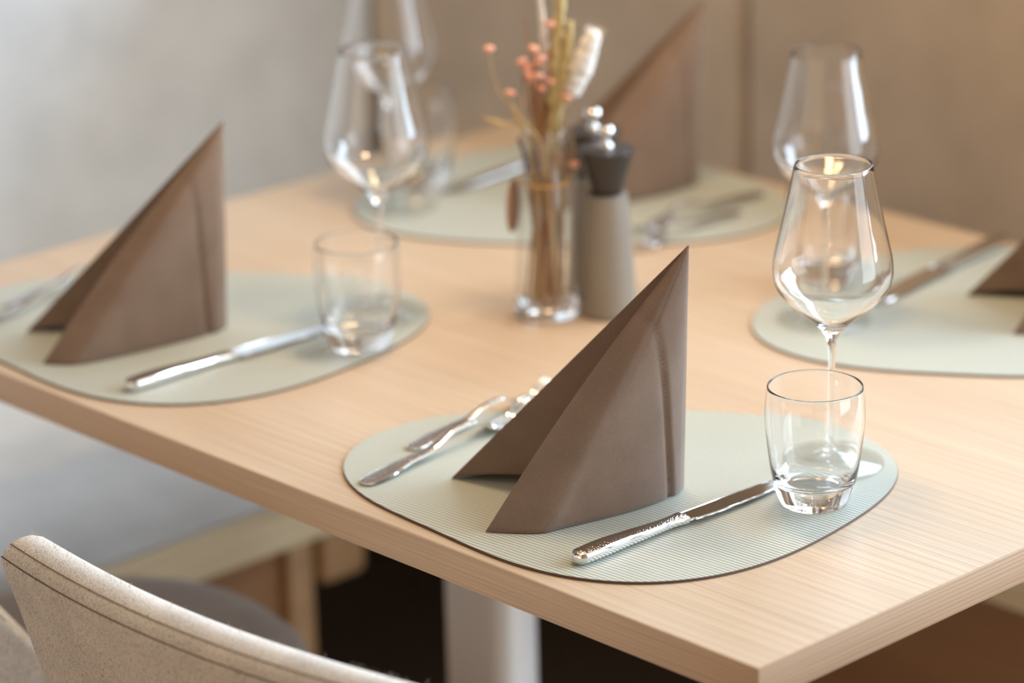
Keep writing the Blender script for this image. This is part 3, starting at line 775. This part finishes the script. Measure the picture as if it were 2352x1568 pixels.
for k in range(9):
    q = bp(-0.0212 + 0.0070*k/8, 0.1740 - 0.0270*k/8, -0.016 - 0.004*k/8) + Vector((random.uniform(-.001, .001), random.uniform(-.001, .001), 0))
    v, f = lathe_data([(0, -0.0022), (0.0018, -0.0012), (0.0023, 0.0003), (0.0013, 0.0020), (0, 0.0024)], 8)
    mobj('bud', [Vector(a) + q for a in v], f, M_LAV, t)
t = thing('dry_twig', 'tan forked twig with a flat leaf pointing sideways', 'twig', BV, 0, GF)
tube('stem', catmull([bp(0.004, 0.05, -0.004), bp(-0.002, 0.150, -0.006), bp(-0.0054, 0.1744, -0.007), bp(-0.0211, 0.1914, -0.008), bp(-0.0285, 0.2065, -0.008)], 6), 0.0017, M_STEM2, t, 7)
tube('side_stem', catmull([bp(-0.0205, 0.1910, -0.008), bp(-0.0190, 0.202, -0.008), bp(-0.0178, 0.2135, -0.008)], 5), 0.0015, M_STEM2, t, 6)
lf = catmull([bp(-0.0190, 0.1860, -0.008), bp(-0.0372, 0.1880, -0.008), bp(-0.0555, 0.1935, -0.008)], 6)
tube('leaf', lf, [0.0006 + 0.0022*math.sin(PI*(i/(len(lf)-1))**1.6) for i in range(len(lf))], M_STEM2, t, 6)
t = thing('needle_stem', 'thin brown needle-like stem sticking straight up', 'twig', BV, 0, GF)
p_ = catmull([bp(-0.004, 0.03, 0.004), bp(-0.0075, 0.165, 0.003), bp(-0.0107, 0.2487, 0.002), bp(-0.0151, 0.2834, 0.002)], 6)
tube('stem', p_, [0.0013 - 0.0009*i/(len(p_)-1) for i in range(len(p_))], M_BROWNGRASS, t, 6)
for k in range(9):                          # rust brown stalks standing under the pink cluster
    u = -0.0105 + 0.0016*k + random.uniform(-0.001, 0.001); h = random.uniform(0.205, 0.232)
    o = at_bottle(tube('brown_stalk', stem_path(u, h, random.uniform(-0.006, 0.008), random.uniform(-0.016, 0.016)), random.uniform(0.0010, 0.0016), M_BROWNGRASS, None, 6))
    tag(o, 'rust brown stalk bundled under the pink button flowers', 'stem', 'rust brown stalks')
for k in range(46):                         # stems packed inside the bottle
    a = random.uniform(0, 2*PI); r0 = 0.019*math.sqrt(random.random()); a2 = a + random.uniform(-1.6, 1.6); r1 = 0.0185*math.sqrt(random.random())
    h0, h1 = random.uniform(0.014, 0.03), random.uniform(0.120, 0.168)
    pa = Vector((r0*math.cos(a), r0*math.sin(a), h0)); pb = Vector((min(r1, 0.0155)*math.cos(a2), min(r1, 0.0155)*math.sin(a2), h1))
    pm = (pa + pb)/2 + Vector((random.uniform(-.004, .004), random.uniform(-.004, .004), 0))
    o = at_bottle(tube('packed_stem', catmull([pa, pm, pb], 6), random.uniform(0.0009, 0.0022), random.choice([M_STEM, M_STEM2, M_STEM, M_STEM3, M_BROWNGRASS]), None, 6))
    tag(o, 'short dried stem packed inside the glass bottle', 'stem', 'dried stems inside the bottle')

# ------------------------------------------------------------------ chairs
def build_chair():
    # local frame: x towards the table, y across, origin on the floor under the middle of the seat
    t = thing('tub_chair', None, 'chair')
    ZT = T - 0.002
    sc_ = T - 0.275
    def station(a):
        s = abs(a); drop = 0.0
        if s > 0.72: drop = 0.200 * ((s - 0.72) / 0.28) ** 1.9
        x = -0.246 + 0.497 * (0.263 * math.sin(a * 1.45))**2 + 0.115 * max(0, (s - 0.72) / 0.28) ** 1.6
        y = 0.263 * math.sin(a * 1.45) / math.sin(1.45)
        return x, y, ZT + 0.0187 - drop
    NA = 72; TH2 = 0.036; v, f = [], []
    ring = []
    for i in range(NA + 1):
        a = -1 + 2 * i / NA
        x, y, zt = station(a)
        xa, ya, _ = station(a - 0.01); xb, yb, _ = station(a + 0.01)
        tg_ = Vector((xb - xa, yb - ya, 0)).normalized(); nr = Vector((tg_.y, -tg_.x, 0))
        if nr.x > 0 and abs(a) < 0.5: nr = -nr
        # nr points outwards (away from the sitter)
        out = Vector((-1, 0, 0)) if nr.length < 1e-6 else nr
        if out.dot(Vector((-1, 0.0, 0)) + Vector((0, 1 if a > 0 else -1, 0))) < 0: out = -out
        zb = sc_ - 0.028
        row = []
        th = TH2 * (1 - 0.25 * abs(a) ** 4)
        H = zt - zb
        for zz, off, cl in [(zb, 0.0, 0), (zb + H*0.3, 0.0, 0), (zb + H*0.6, 0.0, 0), (zb + H*0.82, 0, 0), (zt - 0.020, 0.001, 0), (zt - 0.0135, -0.0015, 1), (zt - 0.0085, -0.006, 1), (zt - 0.0045, -0.0125, 1), (zt - 0.0005, -0.022, 1), (zt, -0.031, 1), (zt - 0.004, -0.040, 1), (zt - 0.014, -0.046, 0), (zt - 0.028, -0.048, 0), (zb + H*0.5, -0.046, 0), (zb, -0.044, 0)]:
            q = (ZT + 0.0187 - zz)
            lean = 0.24 * max(0, q)
            nar = 1 - 0.42 * max(0, q)
            p = Vector((x + lean, y * nar, zz)) + out * (off * th / 0.036)
            row.append(len(v)); v.append(p)
        ring.append(row)
    m = len(ring[0])
    for i in range(NA):
        for k in range(m):
            k2 = (k + 1) % m
            f.append((ring[i][k], ring[i][k2], ring[i+1][k2], ring[i+1][k]))
    f.append(tuple(ring[0])); f.append(tuple(ring[-1])[::-1])
    mobj('backrest', v, f, M_CHAIR, t, True, 60)
    for kk, rr in ((5, 0.00055), (7, 0.00040)):
        tube('seam', [v[ring[i][kk]] + Vector((-0.0003, 0, 0)) for i in range(2, NA - 1)], rr, M_SEAM, t, 6)
    # fuzz on the upper edge
    hv, hf = [], []
    for _ in range(80):
        i = random.randrange(6, NA - 6); p0 = v[ring[i][9]].lerp(v[ring[i+1][9]], random.random()); q = p0.copy()
        d = Vector((random.uniform(-.5, .5), random.uniform(-.5, .5), 1)).normalized()
        for s in range(3):
            q2 = q + d * random.uniform(0.0010, 0.0026); d = (d + Vector((random.uniform(-.6, .6), random.uniform(-.6, .6), random.uniform(-.3, .2)))).normalized()
            b = len(hv); sd = Vector((0.7, -0.7, 0)) * 0.00011
            hv += [q - sd, q + sd, q2 + sd, q2 - sd]; hf.append((b, b+1, b+2, b+3)); q = q2
    fz = mobj('fuzz', hv, hf, M_CHAIR, t); fz['kind'] = 'stuff'
    # seat cushion
    sv, sf = [], []; n = 64
    prof = [(0.0, sc_ + 0.006), (0.5, sc_ + 0.005), (0.80, sc_ + 0.001), (0.93, sc_ - 0.006), (0.985, sc_ - 0.018), (1.0, sc_ - 0.034), (0.985, sc_ - 0.052), (0.93, sc_ - 0.064), (0.7, sc_ - 0.068), (0.0, sc_ - 0.068)]
    rows = []
    for r, z in prof:
        if r == 0: rows.append([len(sv)]); sv.append((0.055, -0.050, z)); continue
        row = []
        for k in range(n):
            a = 2*PI*k/n; c, s = math.cos(a), math.sin(a)
            ex = 2.25; rad = 0.228 / ((abs(c)**ex + abs(s)**ex) ** (1/ex))
            row.append(len(sv)); sv.append((0.055 + r*rad*c, -0.050 + r*rad*s*0.88, z))
        rows.append(row)
    for A, B in zip(rows, rows[1:]):
        for k in range(n):
            k2 = (k+1) % n
            if len(A) == 1: sf.append((A[0], B[k], B[k2]))
            elif len(B) == 1: sf.append((A[k], A[k2], B[0]))
            else: sf.append((A[k], A[k2], B[k2], B[k]))
    mobj('seat', sv, sf, M_SEAT, t, True)
    for sx in (-1, 1):
        for sy in (-1, 1):
            tube('leg', [(0.05 + sx*0.13, -0.050 + sy*0.13, sc_ - 0.066), (0.05 + sx*0.17, -0.050 + sy*0.16, 0.0)], [0.016, 0.010], M_PANEL, t, 12)
    return t
c1 = build_chair(); c1.location = (-0.026, 0.343, 0); c1.rotation_euler = (0, 0, 0.054)
tag(c1, 'beige woven tub chair nearest the camera, curved back with a double seam', 'chair', 'tub chairs')
c2 = copy_tree(c1); c2.location = (-0.028, 0.935, 0); c2.rotation_euler = (0, 0, -0.13)
tag(c2, 'beige woven tub chair half hidden behind the nearest chair, its brown seat showing', 'chair', 'tub chairs')
